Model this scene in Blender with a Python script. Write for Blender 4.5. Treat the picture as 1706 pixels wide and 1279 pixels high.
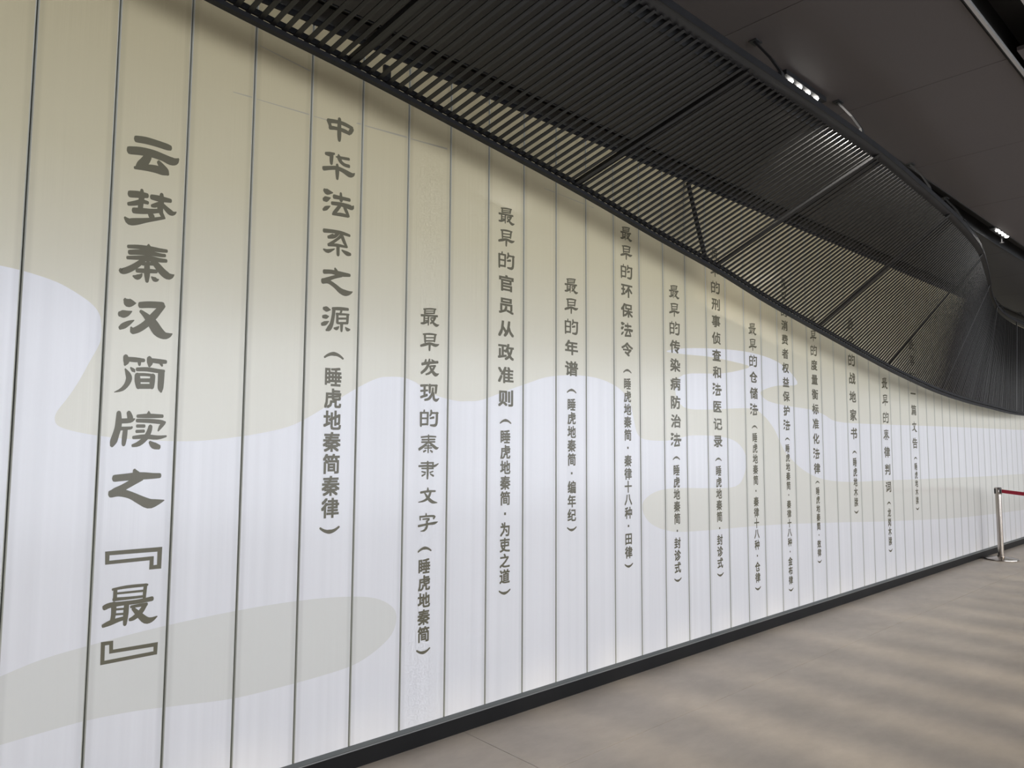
import bpy, bmesh, math, random
import numpy as np
from mathutils import Vector, Matrix
from mathutils.geometry import tessellate_polygon

random.seed(7)
for o in list(bpy.data.objects):
    bpy.data.objects.remove(o)
scene = bpy.context.scene
COL = scene.collection
R = math.radians

# ------------------------------------------------------------------ camera
cam_d = bpy.data.cameras.new('camera')
cam = bpy.data.objects.new('camera', cam_d)
COL.objects.link(cam)
cam_d.sensor_fit = 'HORIZONTAL'
cam_d.sensor_width = 36.0
cam_d.lens = 1206.1 / 1706.0 * 36.0
cam_d.clip_start = 0.05
cam_d.clip_end = 200
YAW, PITCH, ROLL = 0.73549, 0.080226, 0.005175
fw = Vector((math.sin(YAW) * math.cos(PITCH), math.cos(YAW) * math.cos(PITCH), math.sin(PITCH)))
rt = Vector((math.cos(YAW), -math.sin(YAW), 0))
up = rt.cross(fw)
rt2 = rt * math.cos(ROLL) + up * math.sin(ROLL)
up2 = up * math.cos(ROLL) - rt * math.sin(ROLL)
m = Matrix.Identity(4)
for i in range(3):
    m[i][0] = rt2[i]; m[i][1] = up2[i]; m[i][2] = -fw[i]
m.translation = Vector((0, -3.0362, 1.492))
cam.matrix_world = m
scene.camera = cam

# ------------------------------------------------------------------ world, lights, exposure
scene.view_settings.view_transform = 'Standard'
scene.view_settings.look = 'None'
scene.view_settings.gamma = 1.0
scene.view_settings.use_curve_mapping = False
scene.view_settings.exposure = 0.0
w = bpy.data.worlds.new('world'); scene.world = w; w.use_nodes = True
w.node_tree.nodes['Background'].inputs[0].default_value = (0.62, 0.72, 0.9, 1)
w.node_tree.nodes['Background'].inputs[1].default_value = 0.6

def area(name, loc, rot, sx, sy, energy, color, spread=180):
    l = bpy.data.lights.new(name, 'AREA'); l.shape = 'RECTANGLE'; l.size = sx; l.size_y = sy
    l.energy = energy; l.color = color; l.spread = R(spread)
    o = bpy.data.objects.new(name, l); COL.objects.link(o); o.location = loc; o.rotation_euler = rot
    return o
# daylight outside the window wall opposite the glass wall
area('daylight_light', (7.0, -8.9, 1.75), (R(90), 0, 0), 25, 3.4, 2000, (0.885, 0.925, 1.0))
# unseen fill added before the plain end wall, washes out the distant lettering
area('end_fill_light', (21.6, -4.2, 1.6), (0, R(90), 0), 2.8, 5.5, 26, (0.95, 0.97, 1.0))
# low sun through the window fins
sl = bpy.data.lights.new('sun_light', 'SUN'); sl.energy = 2.7; sl.angle = R(4.0); sl.color = (1.0, 0.87, 0.66)
so = bpy.data.objects.new('sun_light', sl); COL.objects.link(so)
d = Vector((0.04, 1.0, -math.tan(R(22.7)))).normalized()
so.rotation_euler = (-d).to_track_quat('Z', 'Y').to_euler()
so.location = (5, -14, 8)

ZC = 3.442           # ceiling height
W = 0.27             # glass channel pitch
X0 = 0.4043          # first seam in view
XL, XR = -8.0, 22.0  # extent of the hall along the glass wall
YF = -7.6            # window wall opposite

# ------------------------------------------------------------------ helpers
def link(name, me, parent=None):
    o = bpy.data.objects.new(name, me); COL.objects.link(o)
    if parent is not None: o.parent = parent
    return o
def tag(o, label=None, cat=None, group=None, kind=None):
    if label: o['label'] = label
    if cat: o['category'] = cat
    if group: o['group'] = group
    if kind: o['kind'] = kind
    return o
class MB:
    square = False; fat = 1.0
    def __init__(s): s.v = []; s.f = []; s.mi = []
    def box(s, x0, x1, y0, y1, z0, z1, mi=0):
        b = len(s.v)
        s.v += [(x0,y0,z0),(x1,y0,z0),(x1,y1,z0),(x0,y1,z0),(x0,y0,z1),(x1,y0,z1),(x1,y1,z1),(x0,y1,z1)]
        for q in ((0,3,2,1),(4,5,6,7),(0,1,5,4),(1,2,6,5),(2,3,7,6),(3,0,4,7)):
            s.f.append(tuple(b+i for i in q)); s.mi.append(mi)
    def sweep(s, frames, mi=0, cap=True):
        """frames: list of rings (same count) of points"""
        b = len(s.v); n = len(frames[0])
        for fr in frames: s.v += [tuple(p) for p in fr]
        for k in range(len(frames)-1):
            for i in range(n):
                j = (i+1) % n
                s.f.append((b+k*n+i, b+k*n+j, b+(k+1)*n+j, b+(k+1)*n+i)); s.mi.append(mi)
        if cap:
            s.f.append(tuple(b+i for i in range(n))[::-1]); s.mi.append(mi)
            e = b+(len(frames)-1)*n
            s.f.append(tuple(e+i for i in range(n))); s.mi.append(mi)
    def lathe(s, prof, cx=0, cy=0, seg=32, mi=0):
        fr = []
        for r, z in prof:
            fr.append([(cx+r*math.cos(2*math.pi*i/seg), cy+r*math.sin(2*math.pi*i/seg), z) for i in range(seg)])
        s.sweep(fr, mi)
    def mesh(s, name, mats, smooth=False, bevel=0):
        me = bpy.data.meshes.new(name)
        me.from_pydata(s.v, [], s.f)
        for mt in (mats if isinstance(mats, (list, tuple)) else [mats]): me.materials.append(mt)
        me.polygons.foreach_set('material_index', s.mi)
        bm = bmesh.new(); bm.from_mesh(me)
        bmesh.ops.recalc_face_normals(bm, faces=bm.faces)
        if bevel: bmesh.ops.bevel(bm, geom=bm.edges[:], offset=bevel, segments=1, affect='EDGES')
        bm.to_mesh(me); bm.free()
        if smooth:
            me.polygons.foreach_set('use_smooth', [True]*len(me.polygons))
            me.set_sharp_from_angle(angle=R(35))
        me.update()
        return me

def mat(name, color, rough=0.5, metal=0.0, spec=0.5, coat=0.0, noise=None, bump=None):
    """noise=(scale vector, amount)  bump=(scale vector, strength, distance)"""
    mt = bpy.data.materials.new(name); mt.use_nodes = True
    nt = mt.node_tree; bs = nt.nodes['Principled BSDF']
    bs.inputs['Base Color'].default_value = (*color, 1); bs.inputs['Roughness'].default_value = rough
    bs.inputs['Metallic'].default_value = metal; bs.inputs['Specular IOR Level'].default_value = spec
    bs.inputs['Coat Weight'].default_value = coat; bs.inputs['Coat Roughness'].default_value = 0.08
    geo = nt.nodes.new('ShaderNodeNewGeometry')
    def nz(sc, det=4):
        mp = nt.nodes.new('ShaderNodeMapping'); mp.inputs['Scale'].default_value = sc
        nt.links.new(geo.outputs['Position'], mp.inputs['Vector'])
        n = nt.nodes.new('ShaderNodeTexNoise'); n.inputs['Scale'].default_value = 1; n.inputs['Detail'].default_value = det
        nt.links.new(mp.outputs[0], n.inputs['Vector']); return n
    if noise:
        n = nz(noise[0]); a = noise[1]
        mr = nt.nodes.new('ShaderNodeMapRange'); mr.inputs['From Min'].default_value = .3; mr.inputs['From Max'].default_value = .7
        mr.inputs['To Min'].default_value = 1-a; mr.inputs['To Max'].default_value = 1+a
        nt.links.new(n.outputs['Fac'], mr.inputs['Value'])
        mx = nt.nodes.new('ShaderNodeVectorMath'); mx.operation = 'SCALE'; mx.inputs[0].default_value = color
        nt.links.new(mr.outputs[0], mx.inputs['Scale']); nt.links.new(mx.outputs[0], bs.inputs['Base Color'])
    if bump:
        n = nz(bump[0], 3); bp = nt.nodes.new('ShaderNodeBump'); bp.inputs['Strength'].default_value = bump[1]
        bp.inputs['Distance'].default_value = bump[2]
        nt.links.new(n.outputs['Fac'], bp.inputs['Height']); nt.links.new(bp.outputs[0], bs.inputs['Normal'])
        nt.links.new(bp.outputs[0], bs.inputs['Coat Normal'])
    return mt

GB = ((38, 38, 0.5), 0.35, 0.004)
M_glass = mat('channel_glass', (0.80, 0.795, 0.81), rough=0.19, spec=0.48, noise=((22, 1, 0.25), 0.03), bump=GB)
M_edge = mat('glass_edge', (0.46, 0.46, 0.40), rough=0.5, spec=0.2, noise=((5, 1, 0.6), 0.10))
M_ink = mat('olive_ink', (0.140, 0.128, 0.087), rough=0.26, spec=0.30, bump=GB)
M_back = mat('cavity_backing', (0.25, 0.25, 0.23), rough=0.8)
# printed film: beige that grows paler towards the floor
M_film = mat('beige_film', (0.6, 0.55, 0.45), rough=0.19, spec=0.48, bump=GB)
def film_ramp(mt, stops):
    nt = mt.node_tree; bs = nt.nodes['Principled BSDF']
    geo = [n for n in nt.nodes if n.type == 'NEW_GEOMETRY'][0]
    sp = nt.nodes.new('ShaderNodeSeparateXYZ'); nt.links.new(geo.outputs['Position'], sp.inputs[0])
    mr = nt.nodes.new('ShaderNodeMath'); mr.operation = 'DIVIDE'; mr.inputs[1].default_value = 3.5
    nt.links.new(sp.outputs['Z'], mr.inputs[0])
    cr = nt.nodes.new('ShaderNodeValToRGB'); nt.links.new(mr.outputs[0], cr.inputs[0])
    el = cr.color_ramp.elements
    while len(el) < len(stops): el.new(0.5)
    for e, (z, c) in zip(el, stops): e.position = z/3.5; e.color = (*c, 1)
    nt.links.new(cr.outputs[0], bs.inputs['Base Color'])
def flange_bands(mt):
    # the channel flanges show through the glass as faint greyish strips beside every joint
    nt = mt.node_tree; bs = nt.nodes['Principled BSDF']; L = nt.links
    geo = [n for n in nt.nodes if n.type == 'NEW_GEOMETRY'][0]
    sp = nt.nodes.new('ShaderNodeSeparateXYZ'); L.new(geo.outputs['Position'], sp.inputs[0])
    def mth(op, a, b=None):
        n = nt.nodes.new('ShaderNodeMath'); n.operation = op
        for i, v in enumerate((a, b)):
            if v is None: continue
            if isinstance(v, (int, float)): n.inputs[i].default_value = v
            else: L.new(v, n.inputs[i])
        return n.outputs[0]
    u = mth('DIVIDE', mth('SUBTRACT', sp.outputs['X'], X0), W)
    d = mth('MULTIPLY', mth('PINGPONG', u, 0.5), W)          # metres from the nearest joint
    mr = nt.nodes.new('ShaderNodeMapRange'); mr.interpolation_type = 'SMOOTHSTEP'
    mr.inputs['From Min'].default_value = 0.018; mr.inputs['From Max'].default_value = 0.033
    mr.inputs['To Min'].default_value = 0.91; mr.inputs['To Max'].default_value = 1.0
    L.new(d, mr.inputs['Value'])
    f = mr.outputs[0]
    src = bs.inputs['Base Color'].links[0].from_socket if bs.inputs['Base Color'].links else None
    v = nt.nodes.new('ShaderNodeVectorMath'); v.operation = 'SCALE'
    if src: L.new(src, v.inputs[0])
    else: v.inputs[0].default_value = tuple(bs.inputs['Base Color'].default_value)[:3]
    L.new(f, v.inputs['Scale']); L.new(v.outputs[0], bs.inputs['Base Color'])
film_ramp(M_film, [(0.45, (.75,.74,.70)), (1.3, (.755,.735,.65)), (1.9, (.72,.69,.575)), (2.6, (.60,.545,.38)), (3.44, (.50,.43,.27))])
M_filmlow = mat('pale_film', (0.715, 0.71, 0.67), rough=0.19, spec=0.48, bump=GB)
M_slat = mat('dark_slat', (0.0115, 0.0112, 0.011), rough=0.30, spec=0.26, noise=((6, 3, 6), 0.15))
M_rail = mat('black_rail', (0.011, 0.011, 0.012), rough=0.55, spec=0.2, noise=((6, 3, 6), 0.2))
M_fascia = mat('grey_fascia', (0.026, 0.025, 0.026), rough=0.5, spec=0.25, noise=((4, 4, 4), 0.1))
M_ceil = mat('grey_ceiling_panel', (0.078, 0.066, 0.063), rough=0.6, spec=0.3, noise=((0.7, 0.7, 0.7), 0.06))
M_ceil_shade = mat('shaded_ceiling_panel', (0.046, 0.044, 0.042), rough=0.6, spec=0.3, noise=((0.7, 0.7, 0.7), 0.06))  # ceiling grey darkened in its colour for the shade above the canopy
M_slot = mat('slot_black', (0.008, 0.008, 0.008), rough=0.6)
M_alu = mat('slot_edge_aluminium', (0.42, 0.41, 0.40), rough=0.4, metal=0.6)
M_black = mat('baseboard_black', (0.006, 0.006, 0.0065), rough=0.5, spec=0.22, noise=((3, 3, 3), 0.2))
M_sill = mat('sill_aluminium', (0.30, 0.31, 0.31), rough=0.35, metal=0.7)
M_track = mat('sill_track_grey', (0.12, 0.13, 0.13), rough=0.5)
M_chrome = mat('brushed_steel', (0.42, 0.38, 0.34), rough=0.22, metal=1.0)
M_cap = mat('cap_plastic', (0.02, 0.02, 0.02), rough=0.4)
M_red = mat('red_webbing', (0.36, 0.008, 0.03), rough=0.7, noise=((40, 40, 40), 0.1))
M_plaster = mat('plain_plaster', (0.45, 0.44, 0.42), rough=0.8, noise=((1, 1, 1), 0.04))
M_frame = mat('window_frame_grey', (0.09, 0.09, 0.095), rough=0.5)
M_white = mat('white_fin', (0.55, 0.55, 0.55), rough=0.6)
M_lens = bpy.data.materials.new('led_lens'); M_lens.use_nodes = True
_b = M_lens.node_tree.nodes['Principled BSDF']
_b.inputs['Emission Color'].default_value = (1, 0.97, 0.92, 1); _b.inputs['Emission Strength'].default_value = 25
for _m in (M_glass, M_film, M_filmlow): flange_bands(_m)
# floor: warm grey stone-look slabs
M_floor = mat('stone_slab', (0.50, 0.445, 0.39), rough=0.42, spec=0.4, noise=((1.5, 2.6, 1), 0.09), bump=((30, 30, 30), 0.06, 0.002))
def floor_extra(mt):
    nt = mt.node_tree; bs = nt.nodes['Principled BSDF']
    src = bs.inputs['Base Color'].links[0].from_socket
    geo = [n for n in nt.nodes if n.type == 'NEW_GEOMETRY'][0]
    mp = nt.nodes.new('ShaderNodeMapping'); mp.inputs['Scale'].default_value = (7, 12, 1)
    nt.links.new(geo.outputs['Position'], mp.inputs['Vector'])
    n = nt.nodes.new('ShaderNodeTexNoise'); n.inputs['Scale'].default_value = 1; n.inputs['Detail'].default_value = 8; n.inputs['Roughness'].default_value = .65
    nt.links.new(mp.outputs[0], n.inputs['Vector'])
    mr = nt.nodes.new('ShaderNodeMapRange'); mr.inputs['From Min'].default_value = .3; mr.inputs['From Max'].default_value = .7
    mr.inputs['To Min'].default_value = .93; mr.inputs['To Max'].default_value = 1.07
    nt.links.new(n.outputs['Fac'], mr.inputs['Value'])
    v = nt.nodes.new('ShaderNodeVectorMath'); v.operation = 'SCALE'
    nt.links.new(src, v.inputs[0]); nt.links.new(mr.outputs[0], v.inputs['Scale']); nt.links.new(v.outputs[0], bs.inputs['Base Color'])
floor_extra(M_floor)

def lerp_curve(pts, x):
    xs = [p[0] for p in pts]; ys = [p[1] for p in pts]
    if x <= xs[0]:
        return ys[0]
    if x >= xs[-1]:
        return ys[-1]
    for i in range(len(xs)-1):
        if xs[i] <= x <= xs[i+1]:
            h = xs[i+1]-xs[i]; t = (x-xs[i])/h
            def sl(k):
                if k <= 0 or k >= len(xs)-1: 
                    a = max(k-1, 0); b = min(k+1, len(xs)-1)
                    return (ys[b]-ys[a])/(xs[b]-xs[a])
                return (ys[k+1]-ys[k-1])/(xs[k+1]-xs[k-1])
            m0, m1 = sl(i)*h, sl(i+1)*h
            return (2*t**3-3*t*t+1)*ys[i]+(t**3-2*t*t+t)*m0+(-2*t**3+3*t*t)*ys[i+1]+(t**3-t*t)*m1

# ------------------------------------------------------------------ floor
fb = MB(); fb.box(XL, XR, YF-0.3, 0.3, -0.12, -0.012)
floor = tag(link('floor', fb.mesh('floor', mat('floor_joint', (0.10, 0.09, 0.08), rough=0.8))), kind='structure',
            label='warm grey stone-look floor of very large slabs with thin dark joints')
G = 0.0018
ys = [0.05, -0.62, -3.06, -5.5, YF-0.3]
xs = [XL, -2.46, 2.42, 14.6, XR]
for i in range(len(xs)-1):
    for j in range(len(ys)-1):
        b = MB(); b.box(xs[i]+G, xs[i+1]-G, ys[j+1]+G, ys[j]-G, -0.012, 0)
        link('floor_slab', b.mesh('floor_slab', M_floor), floor)

# ------------------------------------------------------------------ ceiling with its panels and slots
cb = MB(); cb.box(XL, XR, YF-0.3, 0.3, ZC+0.16, ZC+0.3)
ceiling = tag(link('ceiling', cb.mesh('ceiling', M_slot)), kind='structure', label='dark grey panelled ceiling with black lighting slots running along the wall')
cx = [XL, -6.94, -5.70, -4.46, -3.22, -1.98, -0.74, 0.50, 1.75, 2.99, 4.222, 5.465, 6.72, 8.55, 9.79, 11.03, 12.27, 13.51, 14.75, 17.2, 19.6, XR]
G = 0.002
bands = [(-0.20, -1.06), (-1.225, -2.105), (-2.30, -3.6), (-3.6, -4.9), (-4.9, -6.2), (-6.2, YF-0.3)]  # black gap left beside the glass wall stands in for shade on the ceiling
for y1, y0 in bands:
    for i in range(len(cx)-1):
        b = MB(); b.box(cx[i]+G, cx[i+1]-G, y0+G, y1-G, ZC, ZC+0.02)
        link('ceiling_panel', b.mesh('ceiling_panel', M_ceil_shade if y1 > -1 else M_ceil), ceiling)
b = MB()
for y in (-0.19, -1.06, -1.225): b.box(XL, XR, y-0.004, y+0.004, ZC-0.003, ZC+0.16)
for y in (-2.105, -2.30): b.box(XL, XR, y-0.006, y+0.006, ZC+0.0, ZC+0.16)
b.box(XL, 20, -1.22, -1.065, ZC+0.12, ZC+0.13)
link('slot_lining', b.mesh('slot_lining', M_slot), ceiling)
for y in (-2.122, -2.290):
    b = MB(); b.box(XL, XR, y-0.007, y+0.007, ZC-0.012, ZC+0.004)
    link('slot_trim', b.mesh('slot_trim', M_alu), ceiling)
b = MB(); b.box(4.19, XR, -2.275, -2.150, ZC+0.01, ZC+0.03)
link('slot_cover', b.mesh('slot_cover', M_ceil), ceiling)

# ------------------------------------------------------------------ glass wall
b = MB(); b.box(XL, XR, 0.075, 0.3, -0.1, ZC+0.3)
wall = tag(link('wall_back', b.mesh('wall_back', M_back)), kind='structure',
           label='wall of tall white translucent glass channels printed with beige clouds and lettering')
ZB = 0.104
def panel_mesh():
    sec = [(0.0018, .055), (0.0018, .006), (0.0035, .0016), (0.0062, 0.0), (0.023, 0.0), (W-0.023, 0.0), (W-0.0062, 0.0), (W-0.0035, .0016), (W-0.0018, .006), (W-0.0018, .055),
           (W-0.009, .055), (W-0.009, .008), (0.009, .008), (0.009, .055)]
    b = MB(); n = len(sec); H = ZC - ZB
    b.v = [(x, y, 0) for x, y in sec] + [(x, y, H) for x, y in sec]
    for i in range(n):
        j = (i+1) % n
        b.f.append((i, j, n+j, n+i)); b.mi.append(0 if i in (3, 4, 5) else 1)
    # ends as strips
    for o in (0, n):
        for q in ((0,1,12,13),(1,2,3,12),(3,4,5,11,12),(5,6,11),(6,7,8,11),(8,9,10,11)):
            b.f.append(tuple(o+k for k in q)); b.mi.append(1)
    return b.mesh('glass_panel', [M_glass, M_edge])
pm = panel_mesh()
panels = {}
n0 = -31
for n in range(n0, 79):
    x = X0 + n*W
    if x < XL or x+W > XR: continue
    o = link('glass_panel', pm, wall); o.location = (x, 0, ZB); panels[n] = o

def clip_film(loops, xa, xb, y, name, mt, parent):
    vs = [Vector((x, z, 0)) for L in loops for x, z in L]
    tris = tessellate_polygon([[Vector((x, z, 0)) for x, z in L] for L in loops])
    bm = bmesh.new()
    bv = [bm.verts.new((v.x, y, v.y)) for v in vs]
    for t in tris:
        try: bm.faces.new([bv[i] for i in t])
        except ValueError: pass
    for px, nx in ((xa, -1), (xb, 1)):
        bmesh.ops.bisect_plane(bm, geom=bm.verts[:]+bm.edges[:]+bm.faces[:], plane_co=(px, 0, 0), plane_no=(nx, 0, 0), clear_outer=True)
    bmesh.ops.bisect_plane(bm, geom=bm.verts[:]+bm.edges[:]+bm.faces[:], plane_co=(0, 0, ZB+.002), plane_no=(0, 0, -1), clear_outer=True)
    bm.faces.ensure_lookup_table()
    if not bm.faces or sum(f.calc_area() for f in bm.faces) < 2e-4:
        bm.free(); return
    for f in bm.faces:
        if f.normal.y > 0: f.normal_flip()
    me = bpy.data.meshes.new(name); bm.to_mesh(me); bm.free(); me.materials.append(mt)
    me.transform(Matrix.Translation(-parent.matrix_basis.translation))
    link(name, me, parent)

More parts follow.
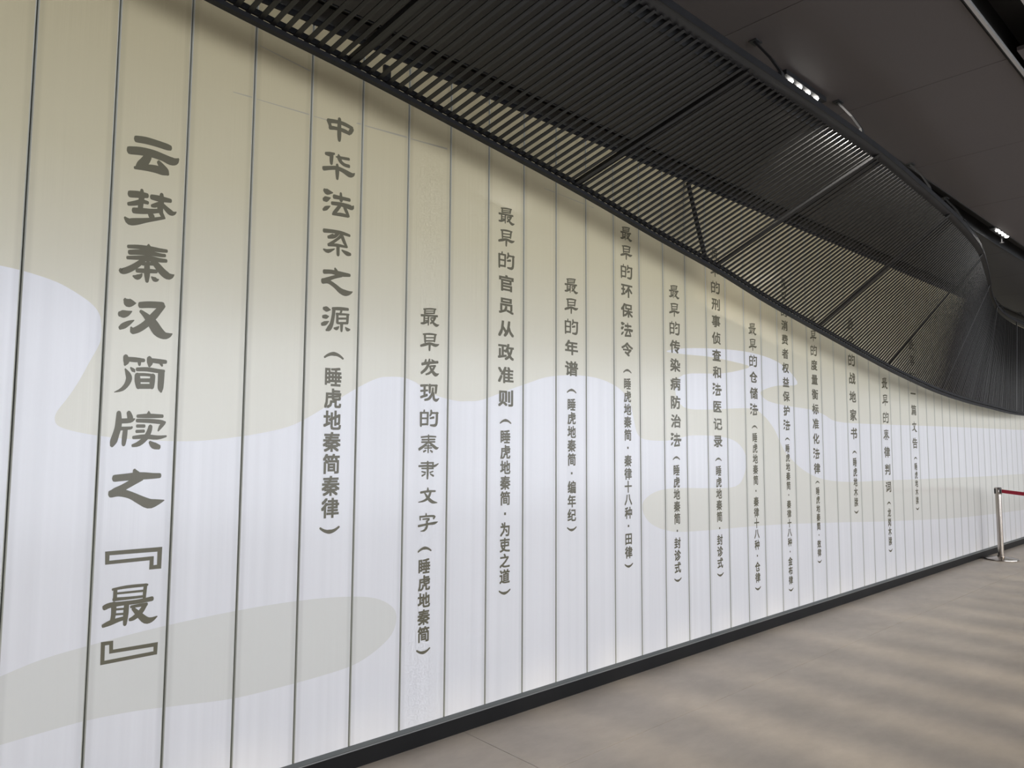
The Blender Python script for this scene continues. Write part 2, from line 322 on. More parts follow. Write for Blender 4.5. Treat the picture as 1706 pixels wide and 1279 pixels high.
def smooth(L, closed=True, k=4):
    """Catmull-Rom through the points"""
    out = []; n = len(L)
    for i in range(n if closed else n-1):
        p = [L[(i+d) % n] if closed else L[min(max(i+d, 0), n-1)] for d in (-1, 0, 1, 2)]
        for s in range(k):
            t = s/k
            out.append(tuple(0.5*((2*p[1][c])+(-p[0][c]+p[2][c])*t+(2*p[0][c]-5*p[1][c]+4*p[2][c]-p[3][c])*t*t+(-p[0][c]+3*p[1][c]-3*p[2][c]+p[3][c])*t**3) for c in (0, 1)))
    if not closed: out.append(tuple(L[-1]))
    return out
GLYPHS = [
 ('云',0.821,2.614,0.179,0.12,[[(-135,112,46),(-69,120,49),(13,118,47),(87,112,46),(110,111,39)],[(-179,9,53),(-100,24,56),(-11,27,55),(63,17,52),(119,4,58),(156,12,48),(179,36,14)],[(-47,-3,47),(-70,-50,56),(-100,-89,52),(-125,-115,24)],[(-138,-120,20),(-59,-99,43),(12,-92,53),(67,-98,52),(100,-106,29)],[(33,-30,27),(52,-52,38),(86,-88,44),(107,-111,15)]]),
 ('梦',0.818,2.404,0.185,0.134,[[(-155,84,46),(-98,94,46),(-38,99,34)],[(-75,134,19),(-73,90,33),(-78,30,33),(-80,-19,31)],[(-164,3,25),(-113,22,33),(-70,44,31),(-30,43,24)],[(-123,-40,40),(-66,-31,41),(-4,-20,34),(58,-3,28)],[(1,96,36),(54,96,42),(137,98,29)],[(71,134,23),(71,85,34),(64,23,38),(72,-15,28)],[(57,57,26),(25,34,30),(4,26,22)],[(79,56,23),(112,24,34),(145,1,40),(169,2,25),(185,15,8)],[(-13,-29,28),(4,-59,37),(9,-73,28)],[(-185,-110,16),(-154,-134,45),(-106,-124,46),(-37,-100,32),(34,-75,24),(92,-52,21)],[(62,3,28),(87,-42,25),(101,-54,13)]]),
 ('秦',0.816,2.186,0.193,0.145,[[(-147,105,24),(-77,115,29),(3,117,33),(84,117,28),(130,120,23)],[(-4,145,13),(-2,121,37),(5,73,33),(-6,22,33)],[(-135,62,33),(-66,75,37),(14,80,33),(86,78,26),(118,81,23)],[(-149,17,23),(-73,30,29),(6,44,28),(78,37,30),(129,40,25)],[(-20,39,28),(-54,-1,33),(-96,-42,38),(-146,-79,41),(-180,-94,39),(-193,-88,27)],[(15,36,28),(57,-1,41),(105,-52,49),(147,-80,49),(175,-75,32),(193,-63,8)],[(-40,-13,24),(17,-3,24),(53,-2,19)],[(-77,-72,29),(-7,-64,31),(60,-57,26)],[(-9,-12,33),(-6,-85,37),(-4,-145,22)],[(-103,-120,13),(-77,-125,35),(-54,-110,26),(-43,-93,9)],[(29,-107,11),(49,-121,32),(67,-124,24),(80,-118,8)]]),
 ('汉',0.82,1.968,0.19,0.124,[[(-161,124,23),(-139,105,59),(-108,105,40),(-84,107,7)],[(-190,9,36),(-169,12,50),(-139,22,36),(-110,40,7)],[(-185,-97,25),(-161,-78,38),(-123,-49,27),(-92,-28,7)],[(-49,97,42),(5,107,44),(68,113,45),(106,114,47)],[(113,112,34),(79,64,41),(45,16,46),(-6,-48,44),(-57,-92,44),(-95,-113,40)],[(-109,-86,13),(-95,-111,40)],[(-45,48,22),(-9,19,37),(38,-29,61),(85,-96,67),(132,-124,51),(168,-117,32),(190,-104,8)]]),
 ('简',0.807,1.742,0.177,0.138,[[(-111,138,30),(-105,101,36),(-114,74,14)],[(-105,120,29),(-44,119,33),(17,119,24)],[(-14,109,24),(-12,82,16)],[(57,138,31),(63,105,37),(60,78,17)],[(65,124,29),(132,120,32),(177,120,26)],[(140,111,24),(152,87,13)],[(-110,43,9),(-91,8,30),(-81,-29,36),(-96,-76,30),(-128,-115,23),(-177,-138,5)],[(-72,55,11),(-54,37,25),(-45,27,11)],[(-26,46,25),(46,51,29),(117,44,28),(167,45,21)],[(149,34,41),(149,-33,39),(148,-91,35),(153,-118,15)],[(-24,2,31),(-20,-44,36),(-13,-91,27)],[(-29,5,20),(30,9,20),(94,7,18)],[(88,3,31),(85,-47,33),(85,-87,26)],[(-12,-38,25),(76,-33,26)],[(-14,-85,33),(80,-80,33)]]),
 ('牍',0.814,1.535,0.19,0.138,[[(-154,121,27),(-152,59,37),(-155,8,39),(-167,-43,39),(-180,-94,41),(-190,-125,24)],[(-85,123,27),(-74,87,35),(-78,63,30)],[(-137,59,32),(-73,64,30),(-43,77,10)],[(-135,2,24),(-70,7,20),(-59,15,12)],[(-103,-1,27),(-107,-68,29),(-111,-119,22)],[(-21,99,22),(57,103,30),(156,104,23)],[(56,138,8),(57,109,35)],[(-23,65,25),(71,64,28),(146,58,28),(178,56,15)],[(168,51,26),(147,20,23),(131,-11,10)],[(-21,23,22),(27,24,23)],[(-24,-18,21),(26,-15,21)],[(73,22,25),(65,-17,30),(40,-70,33),(-6,-113,32),(-47,-127,20)],[(-44,-65,22),(40,-57,30),(126,-64,28),(190,-53,13)],[(76,-101,20),(104,-126,43),(139,-138,33)]]),
 ('之',0.818,1.313,0.187,0.129,[[(-34,129,21),(-23,104,46)],[(-167,72,44),(-98,78,45),(4,85,49),(96,83,38),(146,84,33)],[(11,75,49),(-46,38,43),(-107,1,42),(-156,-27,50),(-183,-44,42)],[(-187,-43,47),(-131,-35,50),(-54,-59,45),(12,-96,54),(78,-129,63),(131,-123,44),(187,-109,8)]]),
 ('『',0.813,1.038,0.183,0.068,[[(-183,68,30),(183,65,34),(183,-68,32),(127,-68,30),(127,2,29),(-181,0,27),(-183,68,30)]]),
 ('最',0.812,0.872,0.185,0.138,[[(-133,131,15),(-39,138,20),(89,136,19),(107,137,13)],[(93,135,22),(89,69,21),(88,39,19)],[(-115,126,23),(-115,56,23)],[(-106,98,14),(88,94,15)],[(-122,57,23),(-16,53,18),(93,52,16)],[(-181,6,33),(-145,18,33),(-59,19,26),(43,18,27),(143,26,30)],[(-121,24,31),(-120,-50,28),(-127,-102,26)],[(-113,-18,14),(-38,-22,14)],[(-111,-54,14),(-43,-59,14)],[(-185,-126,23),(-139,-111,33),(-78,-96,26),(-35,-90,24)],[(-33,18,29),(-36,-63,31),(-39,-138,21)],[(-1,-14,18),(57,-11,21),(106,-10,22)],[(96,-14,27),(65,-64,32),(22,-99,29),(-5,-108,21)],[(13,-29,21),(60,-84,35),(107,-130,43),(146,-132,32),(185,-113,8)]]),
 ('』',0.813,0.71,0.183,0.069,[[(-183,69,28),(-128,67,27),(-126,2,26),(183,0,30),(182,-63,28),(-181,-69,27),(-183,69,28)]]),
 ('中',1.633,2.972,0.125,0.104,[[(-125,53,37),(-35,70,31),(45,70,33),(125,55,29)],[(-125,55,34),(-109,18,28),(-103,-7,30)],[(-107,-8,35),(-33,4,28),(47,3,35),(96,-8,27)],[(125,44,36),(105,6,36)],[(-11,104,29),(-11,26,35),(-9,-58,35),(-8,-104,26)]]),
 ('华',1.634,2.79,0.162,0.118,[[(-144,94,26),(-103,99,37),(-58,116,17)],[(-86,89,35),(-87,41,30),(-86,12,24)],[(-13,118,13),(-7,94,37),(11,57,31),(52,36,29),(99,35,29)],[(-38,91,11),(16,95,24),(97,104,24)],[(-162,-54,36),(-94,-32,32),(-26,-16,33),(42,-25,37),(106,-45,47),(145,-37,29),(162,-18,7)],[(-25,16,22),(-23,-47,35),(-21,-118,22)]]),
 ('法',1.635,2.61,0.156,0.109,[[(-150,100,30),(-122,91,49),(-66,96,9)],[(-153,11,32),(-131,20,45),(-89,41,9)],[(-156,-87,21),(-129,-66,34),(-91,-39,9)],[(-49,62,37),(25,65,31),(111,67,29)],[(18,109,20),(23,42,30)],[(-69,-6,30),(15,3,33),(96,0,40),(140,-3,38),(156,19,9)],[(10,-14,28),(-23,-63,30),(-50,-98,26)],[(-61,-109,17),(18,-96,30),(98,-94,26)],[(62,-18,28),(86,-60,29),(110,-95,15)]]),
 ('系',1.632,2.421,0.138,0.108,[[(-137,95,34),(-49,105,30),(41,108,30),(127,99,22)],[(13,104,24),(-31,60,30),(-92,42,26)],[(-48,69,24),(-92,42,23)],[(36,78,28),(3,43,22),(-46,2,24),(-90,-30,23)],[(-90,-32,23),(-1,-18,26),(102,-18,17)],[(48,76,30),(75,21,28),(104,-18,15)],[(8,-23,30),(11,-108,26)],[(-138,-82,13),(-94,-92,32),(-28,-59,9)],[(51,-57,13),(103,-79,37),(138,-81,26)]]),
 ('之',1.641,2.245,0.154,0.108,[[(-34,108,17),(-22,87,30)],[(-143,61,36),(-68,71,34),(21,65,41),(119,68,26)],[(33,54,30),(-45,24,28),(-110,-7,34),(-154,-29,40)],[(-154,-29,44),(-99,-26,34),(-31,-57,36),(26,-94,45),(77,-108,50),(123,-101,31),(154,-86,7)]]),
 ('源',1.637,2.059,0.143,0.111,[[(-129,89,27),(-100,86,42),(-63,84,8)],[(-134,11,27),(-103,15,34),(-79,21,8)],[(-143,-60,27),(-112,-47,34),(-78,-26,8)],[(-39,99,23),(39,107,28),(118,111,24)],[(-28,95,30),(-32,39,28),(-47,-44,32),(-73,-93,38),(-100,-111,15)],[(50,90,19),(42,63,17)],[(9,54,21),(11,-28,23)],[(1,53,21),(129,62,15)],[(117,55,24),(115,-18,22)],[(17,11,17),(115,23,17)],[(18,-32,19),(116,-21,20)],[(56,-33,28),(56,-102,19)],[(-20,-84,15),(5,-84,28),(28,-63,9)],[(98,-64,11),(117,-82,30),(143,-79,13)]]),
 ('最',2.173,2.137,0.113,0.088,[[(-83,70,13),(-7,82,16),(71,88,12)],[(-66,69,18),(-69,28,18)],[(56,83,19),(49,43,16)],[(-54,51,10),(47,64,10)],[(-63,28,14),(54,42,14)],[(-111,3,21),(-17,10,17),(90,16,19)],[(-74,-2,18),(-75,-70,18)],[(-70,-26,10),(-23,-20,10)],[(-70,-47,10),(-23,-42,10)],[(-113,-80,16),(-81,-76,22),(-22,-53,16)],[(-21,4,19),(-23,-88,13)],[(7,-12,13),(69,-4,15)],[(63,-5,19),(37,-43,21),(5,-68,15)],[(7,-25,13),(43,-62,23),(80,-82,27),(113,-72,7)]]),
 ('早',2.174,2.005,0.113,0.085,[[(-86,74,13),(-4,84,18),(80,85,12)],[(-65,72,22),(-61,-5,18)],[(64,79,22),(55,12,18)],[(-50,40,12),(54,51,12)],[(-56,7,14),(55,17,14)],[(-113,-48,21),(-61,-31,26),(-2,-15,22),(70,-28,28),(113,-14,9)],[(-4,-19,25),(-6,-85,18)]]),
 ('发',2.178,1.875,0.109,0.078,[[(-57,71,17),(-65,43,23)],[(-102,25,25),(-41,39,24),(92,59,24)],[(-12,78,19),(-27,21,26),(-58,-25,26),(-109,-66,23)],[(17,77,13),(59,54,22)],[(1,11,15),(64,18,17)],[(56,15,20),(33,-22,22),(-10,-61,21),(-53,-78,15)],[(-8,7,15),(25,-39,27),(67,-74,33),(109,-61,7)]]),
 ('现',2.178,1.744,0.113,0.078,[[(-113,65,21),(-32,74,17)],[(-112,12,19),(-31,21,17)],[(-111,-52,21),(-36,-27,23)],[(-67,67,23),(-68,-38,21)],[(-2,76,26),(-3,-1,19)],[(-14,72,19),(90,78,16)],[(79,74,26),(73,2,22)],[(36,46,18),(30,-5,22),(-6,-60,24),(-61,-78,19)],[(44,-4,22),(53,-62,24),(83,-76,26),(113,-57,11)]]),
 ('的',2.176,1.612,0.111,0.08,[[(-63,80,15),(-66,60,17)],[(-111,53,16),(-13,56,16)],[(-103,52,23),(-102,-80,19)],[(-19,54,21),(-22,-64,18)],[(-93,-3,15),(-26,-1,15)],[(-102,-65,18),(-18,-60,17)],[(23,79,20),(25,51,22),(8,26,15)],[(27,55,17),(111,57,15)],[(97,56,24),(93,-45,25),(70,-72,25),(16,-71,15)],[(12,0,15),(55,10,21)]]),
 ('秦',2.177,1.482,0.12,0.089,[[(-98,66,15),(-5,74,16),(84,72,14)],[(-87,41,15),(72,44,15)],[(-91,16,15),(72,20,15)],[(-8,89,13),(-6,9,17)],[(-17,14,16),(-57,-19,23),(-120,-56,25)],[(10,9,16),(51,-21,26),(92,-46,26),(120,-39,6)],[(-46,-23,11),(40,-21,11)],[(-10,-13,16),(-11,-89,13)],[(-66,-80,17),(-40,-68,15)],[(18,-68,13),(41,-83,18)],[(-54,-45,12),(35,-42,12)]]),
 ('隶',2.177,1.348,0.12,0.085,[[(-94,73,14),(57,73,16)],[(54,71,17),(49,18,15)],[(-120,43,18),(-13,44,18),(68,40,22),(120,64,9)],[(-86,19,13),(57,16,14)],[(-14,85,18),(-12,-13,21),(-14,-85,16)],[(-86,-12,11),(-41,-23,16)],[(-81,-55,16),(-44,-39,12)],[(15,-25,13),(53,-13,12)],[(22,-40,12),(59,-59,18)]]),
 ('文',2.175,1.22,0.116,0.077,[[(-3,77,12),(-3,52,24)],[(-89,34,20),(-5,42,19),(89,41,16)],[(31,32,22),(5,-19,24),(-44,-49,19),(-116,-62,8)],[(-42,29,12),(5,-30,27),(57,-67,28),(116,-77,7)]]),
 ('字',2.179,1.087,0.118,0.086,[[(-28,86,11),(-27,64,18)],[(-103,61,13),(-99,28,14)],[(-100,58,16),(71,56,17),(66,32,17)],[(-67,32,13),(13,31,15),(-17,8,14)],[(-118,-32,21),(-6,-21,19),(75,-16,24),(118,-5,6)],[(-17,10,19),(-16,-44,22),(-45,-79,19),(-91,-86,7)]]),
]
CLOUD_MAIN = [(0.341,2.096),(0.415,2.087),(0.509,2.065),(0.58,2.031),(0.632,1.995),(0.658,1.955),(0.665,1.892),(0.659,1.848),(0.63,1.78),(0.6,1.709),(0.567,1.646),(0.537,1.597),(0.53,1.566),(0.544,1.541),(0.599,1.522),(0.682,1.507),(0.798,1.495),(0.986,1.489),(1.119,1.499),(1.281,1.523),(1.421,1.557),(1.52,1.605),(1.632,1.672),(1.768,1.752),(1.866,1.798),(1.934,1.81),(2.017,1.811),(2.091,1.791),(2.159,1.755),(2.235,1.727),(2.351,1.709),(2.435,1.711),(2.531,1.723),(2.738,1.792),(2.874,1.834),(2.986,1.869),(3.102,1.891),(3.274,1.906),(3.455,1.903),(3.613,1.875),(3.734,1.825),(3.808,1.752),(3.845,1.642),(3.882,1.554),(3.966,1.515),(4.203,1.508),(4.368,1.53),(4.541,1.549),(4.892,1.543),(5.13,1.499),(5.26,1.39),(5.228,1.248),(5.092,1.159),(4.717,1.16),(4.288,1.176),(4.059,1.156),(3.927,1.083),(3.99,0.967),(4.191,0.892),(4.515,0.859),(5.653,0.824),(6.926,0.756),(8.069,0.689),(10.358,0.577),(13.123,0.505)]
CLOUD_HOLE = [(4.216,2.138),(4.45,2.181),(4.914,2.218),(5.359,2.229),(5.749,2.197),(6.007,2.122),(6.144,2.015),(5.81,1.985),(5.586,1.943),(5.507,1.904),(5.631,1.845),(5.97,1.817),(6.381,1.8),(6.642,1.764),(6.928,1.704),(7.694,1.697),(9.63,1.709),(13.023,1.72),(19.5,1.72),(19.5,1.05),(12.895,1.052),(10.426,1.077),(8.108,1.112),(6.953,1.136),(6.347,1.22),(5.917,1.409),(5.721,1.611),(5.528,1.731),(5.322,1.774),(4.734,1.744),(4.417,1.751),(4.317,1.867),(4.423,1.986),(4.907,2.027),(5.215,2.077),(5.335,2.115),(5.083,2.134),(4.746,2.144),(4.427,2.135)]
CLOUD_LOW = [(0.412,0.691),(0.532,0.725),(0.691,0.748),(0.919,0.773),(1.204,0.79),(1.473,0.793),(1.714,0.779),(1.874,0.751),(1.969,0.7),(1.999,0.643),(1.972,0.565),(1.88,0.503),(1.763,0.462),(1.6,0.447),(1.429,0.44),(1.217,0.438),(1.022,0.457),(0.844,0.476),(0.68,0.481),(0.565,0.475),(0.424,0.464)]
cm = smooth(CLOUD_MAIN, closed=False)
top = [(XR, cm[-1][1]), (XR, ZC), (XL, ZC), (XL, 2.10)]
main_loop = cm + top
hole = smooth(CLOUD_HOLE)
low = [(XL, 0.50), (XL, 0.62)] + smooth(CLOUD_LOW, closed=False) 
for n, p in panels.items():
    xa, xb = X0+n*W+0.0065, X0+(n+1)*W-0.0065
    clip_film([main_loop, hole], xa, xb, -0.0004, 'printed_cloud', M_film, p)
    if n < 7: clip_film([low], xa, xb, -0.0004, 'printed_cloud', M_filmlow, p)

# ------------------------------------------------------------------ lettering
def stroke(b, pts, y):
    """a brush stroke with changing width, as a thin flat polygon in the wall plane"""
    P = [(a, c, w_*b.fat/2) for a, c, w_ in pts]
    # subdivide for smooth bends
    Q = []
    n = len(P)
    for i in range(n-1):
        p0, p1, p2, p3 = P[max(i-1, 0)], P[i], P[i+1], P[min(i+2, n-1)]
        K = 3 if n > 2 and not (b.square) else 1
        for s in range(K):
            t = s/K
            Q.append(tuple(0.5*((2*p1[c])+(-p0[c]+p2[c])*t+(2*p0[c]-5*p1[c]+4*p2[c]-p3[c])*t*t+(-p0[c]+3*p1[c]-3*p2[c]+p3[c])*t**3) for c in range(3)))
    Q.append(P[-1])
    L, Rr = [], []
    for i, (x, z, r) in enumerate(Q):
        a = Q[max(i-1, 0)]; c = Q[min(i+1, len(Q)-1)]
        dx, dz = c[0]-a[0], c[1]-a[1]; l = math.hypot(dx, dz) or 1
        nx, nz = -dz/l, dx/l
        if b.square:
            k = 1.0
            if 0 < i < len(Q)-1:
                ax, az = x-a[0], z-a[1]; bx, bz = c[0]-x, c[1]-z
                la, lb = math.hypot(ax, az), math.hypot(bx, bz)
                n1 = (-az/la, ax/la); n2 = (-bz/lb, bx/lb)
                sx, sz = n1[0]+n2[0], n1[1]+n2[1]; ls = math.hypot(sx, sz)
                nx, nz = sx/ls, sz/ls; k = 1/max(0.3, nx*n1[0]+nz*n1[1])
            elif math.hypot(Q[0][0]-Q[-1][0], Q[0][1]-Q[-1][1]) < 1e-4:
                a_ = Q[-2]; c_ = Q[1]; x_, z_ = Q[0][0], Q[0][1]
                ax, az = x_-a_[0], z_-a_[1]; bx, bz = c_[0]-x_, c_[1]-z_
                la, lb = math.hypot(ax, az), math.hypot(bx, bz)
                n1 = (-az/la, ax/la); n2 = (-bz/lb, bx/lb)
                sx, sz = n1[0]+n2[0], n1[1]+n2[1]; ls = math.hypot(sx, sz)
                nx, nz = sx/ls, sz/ls; k = 1/max(0.3, nx*n1[0]+nz*n1[1])
            r = r*k
        L.append((x+nx*r, z+nz*r)); Rr.append((x-nx*r, z-nz*r))
    base = len(b.v)
    for l_, r_ in zip(L, Rr):
        b.v += [(l_[0], y, l_[1]), (r_[0], y, r_[1])]
    for i in range(len(L)-1):
        b.f.append((base+2*i, base+2*i+1, base+2*i+3, base+2*i+2)); b.mi.append(0)
    if not b.square:     # round ends
        for (x, z, r), (x2, z2, _) in ((Q[0], Q[1]), (Q[-1], Q[-2])):
            ang = math.atan2(z-z2, x-x2); r = min(r, 1)
            e = len(b.v); b.v.append((x, y, z))
            for k in range(7):
                a_ = ang - math.pi/2 + math.pi*k/6
                b.v.append((x+r*math.cos(a_)*(0.75 if k in (2,3,4) else 0.95), y, z+r*math.sin(a_)))
            for k in range(6): b.f.append((e, e+1+k, e+2+k)); b.mi.append(0)

GL = {}
for ch, gx, gz, gw, gh, S in GLYPHS:
    GL.setdefault(ch, (gw, gh, S))
GL_BIG = {(ch, round(gx, 1)): 1 for ch, gx, gz, gw, gh, S in GLYPHS}
def glyph_strokes(b, S, x, z, sx=1.0, sz=1.0, y=-0.0012, sq=False):
    for k, st in enumerate(S):
        b.square = sq; b.fat = 1.0 if sq else 1.2
        stroke(b, [(x+a/2000*sx, z+c/2000*sz, w_/2000*(sx+sz)/2) for a, c, w_ in st], y-0.00004*(k % 8))

FONT_CACHE = {}
def font_glyph(ch, bold):
    key = (ch, bold)
    if key in FONT_CACHE: return FONT_CACHE[key]
    cu = bpy.data.curves.new('glyph_curve', 'FONT'); cu.body = ch; cu.size = 1.0; cu.resolution_u = 2
    cu.offset = bold; cu.fill_mode = 'FRONT'
    o = bpy.data.objects.new('glyph_curve', cu); COL.objects.link(o)
    dg = bpy.context.evaluated_depsgraph_get()
    me = o.evaluated_get(dg).to_mesh()
    V = [(v.co.x, v.co.y) for v in me.vertices]; F = [tuple(p.vertices) for p in me.polygons]
    o.evaluated_get(dg).to_mesh_clear()
    bpy.data.objects.remove(o); bpy.data.curves.remove(cu)
    if V:
        mx = (min(v[0] for v in V)+max(v[0] for v in V))/2; my = (min(v[1] for v in V)+max(v[1] for v in V))/2
        V = [(v[0]-mx, v[1]-my) for v in V]
    FONT_CACHE[key] = (V, F); return FONT_CACHE[key]
def font_char(b, ch, x, z, sx, sz, bold, y=-0.0012):
    V, F = font_glyph(ch, 0)
    # heavier weight: overlapping copies nudged to the sides
    for k, (ox, oy) in enumerate(((-1, -1), (1, -1), (-1, 1), (1, 1))):
        base = len(b.v); yy = y-0.00004*k
        b.v += [(x+(vx+ox*bold)*sx, yy, z+(vy+oy*bold)*sz) for vx, vy in V]
        for f in F: b.f.append(tuple(base+i for i in f)); b.mi.append(0)
def finish(b, name, parent, label):
    me = bpy.data.meshes.new(name); me.from_pydata(b.v, [], b.f); me.materials.append(M_ink)
    bm = bmesh.new(); bm.from_mesh(me)
    for f in bm.faces:
        f.normal_update()
        if f.normal.y > 0: f.normal_flip()
    bm.to_mesh(me); bm.free()
    me.transform(Matrix.Translation(-parent.matrix_basis.translation))
    o = link(name, me, parent); o['label'] = label; return o

# first column and the two columns whose brush letters are drawn stroke by stroke
for n, xr, lab in ((1, 0.82, 'largest olive brush-style characters, ending in a bracketed word'),
                   (4, 1.635, 'second largest olive brush-style characters'),
                   (6, 2.175, 'olive brush-style title characters')):
    b = MB()
    for ch, gx, gz, gw, gh, S in GLYPHS:
        if abs(gx-xr) < 0.1: glyph_strokes(b, S, gx, gz, sq=ch in '『』')
    finish(b, 'lettering', panels[n], lab)

def arc(b, x, z, w_, up_):
    pts = []
    for k in range(9):
        t = -1+k/4
        pts.append((x+t*w_/2, z+(1-t*t)*w_*0.2*up_, w_*(0.10+0.10*(1-abs(t)))))
    b.square = False; b.fat = 1; stroke(b, pts, -0.0012)
def source_text(n, xc, s, z0, z1):
    """bold line in brackets, first bracket at z0, last at z1"""
    b = MB(); N = len(s)+2; st = (z0-z1)/(N-1)
    cw = min(st*0.94, 0.095)
    arc(b, xc, z0-st*0.12, cw, 1)
    for i, ch in enumerate(s):
        z = z0-(i+1)*st
        if ch == '·': b.box(xc-cw*.09, xc+cw*.09, -0.0012, -0.0008, z-cw*.09, z+cw*.09)
        else: font_char(b, ch, xc, z, cw*0.97, cw*1.0, 0.027)
    arc(b, xc, z1+st*0.12, cw, -1)
    finish(b, 'lettering', panels[n], 'small bold olive source line in brackets')
def title_text(n, xc, s, zfirst, pitch):
    b = MB()
    for i, ch in enumerate(s):
        z = zfirst-i*pitch; cw = pitch*0.90; chh = pitch*0.68
        if pitch > 0.15: cw = pitch*0.82; chh = pitch*0.6
        if ch in GL:
            gw, gh, S = GL[ch]
            # take the smaller version drawn for the third column when there is one
            for c2, gx, gz, w2, h2, S2 in GLYPHS:
                if c2 == ch and abs(gx-2.175) < 0.1: gw, gh, S = w2, h2, S2
            glyph_strokes(b, S, xc, z, cw/gw, chh/gh)
        else: font_char(b, ch, xc, z, cw*1.04, chh*1.08, 0.028)
    finish(b, 'lettering', panels[n], 'olive brush-style title characters')

def pc(n): return X0+(n+0.5)*W
source_text(4, pc(4)+.01, '睡虎地秦简秦律', 1.89, 1.088)
source_text(6, pc(6), '睡虎地秦简', 0.953, 0.452)
T = [
 (8, '最早的官员从政准则', 2.786, .131, '睡虎地秦简·为吏之道', 1.608, .670),
 (10, '最早的年谱', 2.461, .129, '睡虎地秦简·编年纪', 1.807, .972),
 (12, '最早的环保法令', 2.898, .131, '睡虎地秦简·秦律十八种·田律', 1.967, .697),
 (14, '最早的传染病防治法', 2.579, .133, '睡虎地秦简·封诊式', 1.386, .540),
 (16, '最早的刑事侦查和法医记录', 2.953, .1315, '睡虎地秦简·封诊式', 1.371, .513),
 (18, '最早的仓储法', 2.427, .132, '睡虎地秦简·秦律十八种·仓律', 1.626, .342),
 (20, '最早的消费者权益保护法', 2.887, .1236, '睡虎地秦简·秦律十八种·金布律', 1.532, .262),
 (22, '最早的度量衡标准化法律', 2.614, .1344, '睡虎地秦简·效律', 1.146, .440),
 (25, '最早的战地家书', 2.683, .1813, '睡虎地木牍', 1.412, .831),
 (28, '最早的秦律判词', 2.139, .1827, '龙岗木牍', .875, .384),
 (31, '最早的一篇文告', 2.629, .1873, '睡虎地木牍', 1.336, .770),
]
for n, t, z0, pt, s, a, c in T:
    title_text(n, pc(n), t, z0, pt)
    source_text(n, pc(n), s, a, c)

# faint old seam marks and scuffs across the upper panels
M_mark = mat('grey_scuff', (0.36, 0.33, 0.26), rough=0.4)
for (xa, za, xb, zb, wd) in ((1.12, 2.985, 1.66, 3.00, .006), (1.72, 3.03, 2.27, 3.055, .009), (1.23, 3.235, 1.50, 3.20, .006), (3.0, 3.02, 3.45, 3.0, .005)):
    for n, p in panels.items():
        x1, x2 = max(xa, X0+n*W+.011), min(xb, X0+(n+1)*W-.011)
        if x2-x1 < .01: continue
        z1 = za+(zb-za)*(x1-xa)/(xb-xa); z2 = za+(zb-za)*(x2-xa)/(xb-xa)
        b = MB(); b.v = [(x1, -.0007, z1), (x2, -.0007, z2), (x2, -.0007, z2+wd), (x1, -.0007, z1+wd*.5)]; b.f = [(0, 1, 2, 3)]; b.mi = [0]
        me = b.mesh('scuff_mark', M_mark); me.transform(Matrix.Translation(-p.matrix_basis.translation)); link('scuff_mark', me, p)

# ------------------------------------------------------------------ baseboard and sill
b = MB(); b.box(XL, XR, -0.004, 0.076, 0.0, 0.078)
tag(link('baseboard_back', b.mesh('baseboard_back', M_black)), kind='structure', label='black baseboard under the glass wall')
b = MB(); b.box(XL, XR, -0.006, 0.0745, 0.0782, 0.084)
sill = tag(link('trim_1', b.mesh('trim_1', M_sill)), kind='structure', label='thin aluminium sill strip above the black baseboard')
b = MB()
b.v = [(XL, -0.003, .0842), (XR, -0.003, .0842), (XR, 0.010, .1035), (XL, 0.010, .1035), (XL, .07, .0842), (XR, .07, .0842), (XR, .07, .1035), (XL, .07, .1035)]
b.f = [(0,1,2,3), (3,2,6,7), (0,4,5,1), (4,7,6,5), (0,3,7,4), (1,5,6,2)]; b.mi = [0]*6
link('glazing_track', b.mesh('glazing_track', M_track), sill)
b = MB(); b.box(XL, XR, -0.012, 0.07, ZC-0.007, ZC+0.02)
tag(link('trim_2', b.mesh('trim_2', M_rail)), kind='structure', label='black head channel where the glass meets the ceiling')

# ------------------------------------------------------------------ the other sides of the hall
b = MB(); b.box(XL-0.2, XL, YF-0.3, 0.3, -0.1, ZC+0.3)
tag(link('wall_left', b.mesh('wall_left', M_plaster)), kind='structure', label='plain plaster end wall behind the viewer')
b = MB(); b.box(XR, XR+0.2, YF-0.3, 0.3, -0.1, ZC+0.3)
tag(link('wall_right', b.mesh('wall_right', M_plaster)), kind='structure', label='plain plaster far end wall')
b = MB(); b.box(XL, XR, YF-0.3, YF-0.1, -0.1, 0.25); b.box(XL, XR, YF-0.3, YF-0.1, 3.3, ZC+0.3)
wf = tag(link('wall_front', b.mesh('wall_front', M_plaster)), kind='structure', label='window wall opposite the glass wall')
b = MB(); b.box(XL, -7.4, YF-0.24, YF-0.12, 0.25, 3.3); link('window_pier', b.mesh('window_pier', M_plaster), wf)
x = -7.0; FP = 0.62
while x < XR-0.1:
    b = MB(); b.box(x, x+0.25, YF-0.24, YF-0.16, 0.25, 3.3)
    link('window_fin', b.mesh('window_fin', M_white), wf)
    x += FP*random.uniform(.82, 1.18)

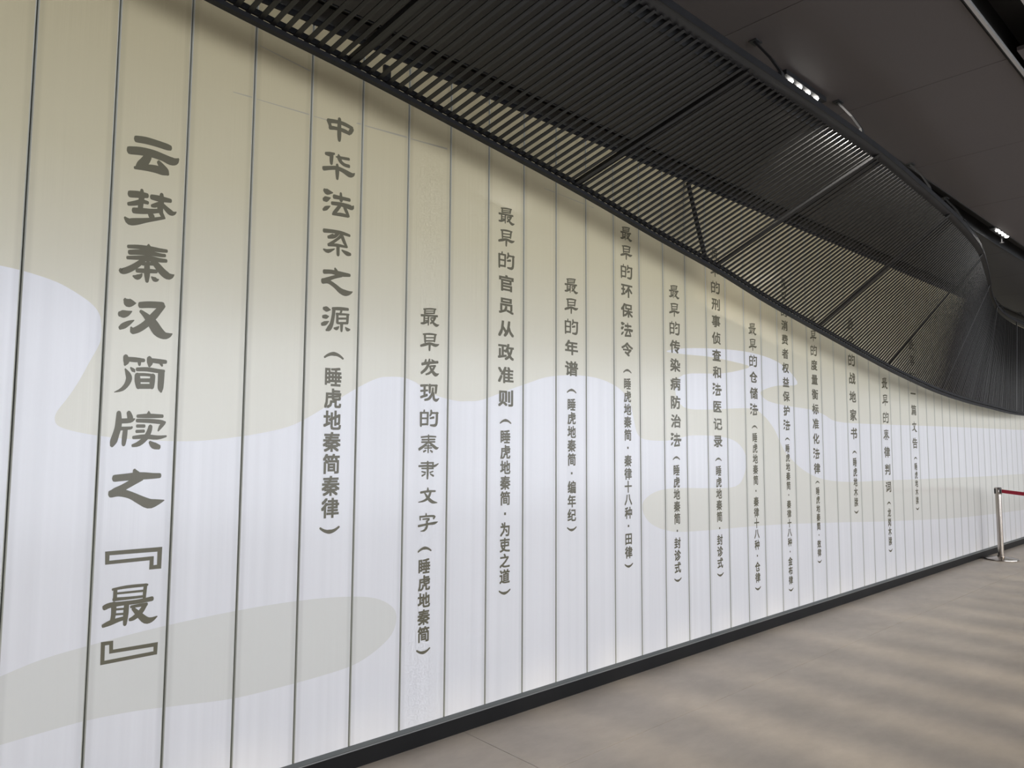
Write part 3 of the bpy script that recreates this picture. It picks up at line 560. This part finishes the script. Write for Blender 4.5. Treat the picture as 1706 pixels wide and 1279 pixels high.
# ------------------------------------------------------------------ slatted canopy
ZR = 3.195
WZ = [(0.2, 3.27), (0.92, 3.165), (1.5, 3.105), (2.1, 3.03), (2.95, 2.915), (3.75, 2.785), (4.39, 2.69), (5.09, 2.56), (5.99, 2.42), (7.3, 2.225), (8.01, 2.135), (8.76, 2.055), (9.7, 1.99), (10.63, 1.95), (11.65, 1.91), (12.5, 1.905), (14.5, 1.93)]
RY = [(0.2, -1.435), (2.2, -1.435), (4.2, -1.435), (5.25, -1.38), (6.03, -1.325), (6.74, -1.25), (7.27, -1.17), (8.26, -0.96), (9.75, -0.62), (11.04, -0.41), (12.4, -0.345), (14.5, -0.335)]
YW = -0.30
def Wp(x): return Vector((x, YW, lerp_curve(WZ, x)))
def Rp(x): return Vector((x, lerp_curve(RY, x), ZR))
XA, XB = 0.35, 14.3
canopy = bpy.data.objects.new('slatted_canopy', None); COL.objects.link(canopy); canopy.location = (XA, -1.0, ZR)
tag(canopy, 'twisting black slatted canopy hung below the ceiling, sweeping down along the white glass wall', 'canopy')
def cobj(name, me):
    me.transform(Matrix.Translation(-canopy.location)); return link(name, me, canopy)
def inner(x):   # slat end on the room side, inside the fascia flange
    r = Rp(x); w_ = Wp(x); dv = (w_-r); k = 0.066/max(0.08, math.hypot(dv.y, dv.z)); return r+dv*k
# slats
x = XA+0.06; SW = 0.0205; rj = random.Random(3)
while x < XB-0.02:
    far = min(1, max(0, (x-7.5)/3.0)); far2 = min(1, max(0, (x-8.0)/3.5)); SD = 0.005+0.004*far+0.008*far2
    a = Wp(x)+Vector((0, 0, 0.022)); c = inner(x)
    c = c + (c-a).normalized()*0.02
    dv = (a-c).normalized()
    # follow the twist of the surface
    t1 = (Wp(x+.02)-Wp(x-.02)).normalized(); t2 = (Rp(x+.02)-Rp(x-.02)).normalized()
    fr = []
    for P, t in ((c, t2), (a, t1)):
        s_ = (t - dv*t.dot(dv)).normalized(); nrm = s_.cross(dv).normalized()
        if nrm.z < 0: nrm = -nrm
        s_ = s_*(SW/2); nrm = nrm*SD
        fr.append([P-s_, P+s_, P+s_+nrm, P-s_+nrm])
    b = MB(); b.sweep(fr)
    cobj('slat', b.mesh('slat', M_slat)); x += 0.0495+rj.uniform(-.014, .018)*min(1, far2*2)*rj.random()
# edge rails follow both edges
def rail(fn, prof, name, mt, x0=XA, x1=XB, st=0.14):
    fr = []; k = int((x1-x0)/st)
    for i in range(k+1):
        xx = x0+(x1-x0)*i/k; P = fn(xx)
        t = (fn(xx+.02)-fn(xx-.02)).normalized()
        sd = Vector((-t.y, t.x, 0)).normalized()
        u = t.cross(sd); 
        if u.z < 0: u = -u
        fr.append([P+sd*a_+u*c_ for a_, c_ in prof])
    b = MB(); b.sweep(fr); return cobj(name, b.mesh(name, mt))
rail(Wp, [(-0.016, 0.0), (0.016, 0.0), (0.016, 0.020), (-0.016, 0.020)], 'lower_rail', M_rail)
rail(Wp, [(-0.020, 0.028), (-0.008, 0.028), (-0.008, 0.052), (-0.020, 0.052)], 'upper_rail', M_rail)
rail(Rp, [(0.0, 0.0), (0.064, 0.0), (0.064, 0.004), (0.0, 0.004)], 'fascia_flange', M_fascia)
rail(Rp, [(-0.006, -0.004), (0.0, -0.004), (0.0, 0.03), (-0.006, 0.03)], 'fascia_lip', M_rail)
for xb_ in (0.9, 1.51, 2.95, 4.39, 5.93, 7.4, 8.9, 10.4, 11.9, 13.4):
    wd = 0.045 if xb_ < 3.2 else (0.03 if xb_ < 7 else 0.022); hb = .045 if xb_ < 7 else .012
    if xb_ < 7: hb = .018
    a = Wp(xb_)+Vector((0, 0, .030)); c = Rp(xb_)+Vector((0, 0, .006)); dv = (a-c).normalized()
    u = Vector((1, 0, 0)).cross(dv).normalized()
    if u.z < 0: u = -u
    fr = [[P+Vector((-wd/2, 0, 0)), P+Vector((wd/2, 0, 0)), P+Vector((wd/2, 0, 0))+u*hb, P+Vector((-wd/2, 0, 0))+u*hb] for P in (c, a)]
    b = MB(); b.sweep(fr); cobj('cross_beam', b.mesh('cross_beam', M_slot if xb_ > 3.2 else M_slat))
# hanger straps from the fascia up to the ceiling
def strap(pts, wd=0.028, th=0.006, name='hanger'):
    P = [Vector(p) for p in pts]; fr = []
    for i, p_ in enumerate(P):
        fr.append([p_+Vector((-wd/2, -th, 0)), p_+Vector((wd/2, -th, 0)), p_+Vector((wd/2, th, 0)), p_+Vector((-wd/2, th, 0))])
    b = MB(); b.sweep(fr)
    if P[-1].z > ZC-.01: b.box(P[-1].x-0.03, P[-1].x+0.03, P[-1].y-0.02, P[-1].y+0.02, ZC-0.006, ZC-0.001)
    cobj(name, b.mesh(name, M_slot))
for hx, off, wd in ((2.15, .03, .03), (3.14, .07, .03), (4.06, .07, .03), (5.36, .04, .028), (6.31, 0.0, .05), (7.05, .02, .03), (9.5, .05, .04), (11.2, .02, .03), (12.7, .0, .03)):
    r = Rp(hx)
    strap([(hx+off, r.y+.012, ZR+.004), (hx+off*.75, r.y+.018, ZR+.07), (hx+off*.25, r.y+.05, ZR+.14), (hx, r.y+.12, ZC-.004)], wd)
a = Wp(1.70)
strap([(1.70, YW+.002, a.z+.01), (1.70, YW+.002, a.z+.06), (1.70, YW+.002, a.z+.115)], 0.034, 0.008)
a = Wp(4.28)
strap([(4.28, YW+.002, a.z+.01), (4.375, -.16, (a.z+ZC)/2), (4.47, -.03, ZC-.03)], 0.036, 0.008)

# ------------------------------------------------------------------ LED clusters in the slot
def led(x0, yy, lab, power):
    e = bpy.data.objects.new('downlight_strip', None); COL.objects.link(e); e.location = (x0, yy, ZC if yy > -1.21 else ZC-.031)
    tag(e, lab, 'ceiling light', 'four-lens downlights in the ceiling slot')
    b = MB(); b.box(-0.06, 0.40, -0.035, 0.035, 0.004, 0.03)
    link('housing', b.mesh('housing', M_rail), e)
    for k in range(4):
        b = MB(); b.lathe([(0.001, 0.003), (0.016, 0.003), (0.018, -0.003), (0.014, -0.009), (0.001, -0.011)], 0.02+k*0.097, -.012, 20)
        link('lens', b.mesh('lens', M_lens, smooth=True), e)
    l = bpy.data.lights.new('downlight_glow', 'AREA'); l.shape = 'RECTANGLE'; l.size = 0.38; l.size_y = 0.03
    l.energy = power; l.color = (1, 0.95, 0.88)
    lo = bpy.data.objects.new('downlight_glow', l); COL.objects.link(lo); lo.parent = e; lo.location = (0.17, -.012, -0.03)
led(3.555, -1.262, 'four-lens LED downlight beside the canopy edge, nearer one', 0.9)
sp_ = bpy.data.lights.new('downlight_beam', 'SPOT'); sp_.energy = 80; sp_.spot_size = R(80); sp_.spot_blend = .8; sp_.shadow_soft_size = .02; sp_.color = (1, .96, .9)
so_ = bpy.data.objects.new('downlight_beam', sp_); COL.objects.link(so_); so_.location = (3.50, -1.23, ZC-.06)
so_.rotation_euler = (Vector((3.50, -1.23, ZC-.05))-Vector((4.0, -1.15, 3.17))).to_track_quat('Z', 'Y').to_euler()
led(7.60, -1.195, 'four-lens LED downlight in the black slot, farther one at the right edge', 0.9)
# sprinkler head
e = bpy.data.objects.new('sprinkler_head', None); COL.objects.link(e); e.location = (8.02, -1.14, ZC)
tag(e, 'tiny chrome sprinkler head in the black ceiling slot past the far downlight', 'sprinkler')
b = MB(); b.lathe([(.001, .02), (.006, .02), (.006, -.02), (.001, -.02)], seg=12); link('stem', b.mesh('stem', M_alu, smooth=True), e)
b = MB(); b.lathe([(.001, -.022), (.018, -.024), (.018, -.027), (.001, -.028)], seg=16); link('deflector', b.mesh('deflector', M_alu, smooth=True), e)

# ------------------------------------------------------------------ queue post
def post(loc, lab):
    e = bpy.data.objects.new('queue_post', None); COL.objects.link(e); e.location = loc
    tag(e, lab, 'queue barrier')
    b = MB(); b.lathe([(.001, 0), (.19, 0), (.195, .006), (.193, .016), (.17, .022), (.08, .032), (.048, .040), (.001, .041)], seg=48)
    link('base', b.mesh('base', M_chrome, smooth=True), e)
    b = MB(); b.lathe([(.001, .038), (.042, .038), (.042, .060), (.034, .062), (.034, .845), (.001, .845)], seg=36)
    link('pole', b.mesh('pole', M_chrome, smooth=True), e)
    b = MB(); b.lathe([(.001, .845), (.040, .845), (.042, .850), (.042, .925), (.036, .934), (.001, .936)], seg=36)
    cap = link('cap', b.mesh('cap', M_chrome, smooth=True), e)
    for a_ in (0, 90, 180, 270):
        b = MB(); b.box(.036, .0445, -.014, .014, .855, .92)
        me = b.mesh('belt_slot', M_cap, bevel=.001); me.transform(Matrix.Rotation(R(a_-40), 4, 'Z')); link('belt_slot', me, cap)
    return e
PA = Vector((11.17, -0.215, 0))
qp = post(PA, 'brushed steel queue post holding a red belt and standing by the far glass wall')
tgt = Vector((10.62, -1.75, 0)); dv = tgt-PA; fr = []
u = dv.normalized(); sd = Vector((-u.y, u.x, 0))
for i in range(13):
    t = i/12; P = u*(0.048+(dv.length-.096)*t); z = 0.888-0.06*4*t*(1-t)*0.5
    fr.append([P+sd*.0012+Vector((0, 0, z-.023)), P-sd*.0012+Vector((0, 0, z-.023)), P-sd*.0012+Vector((0, 0, z+.023)), P+sd*.0012+Vector((0, 0, z+.023))])
b = MB(); b.sweep(fr); o = link('barrier_belt', b.mesh('barrier_belt', M_red)); o.location = PA
tag(o, 'dark red webbing belt stretched from the queue post at the far right', 'belt')
post(tgt, 'second steel queue post, out of frame, holding the other end of the red belt')
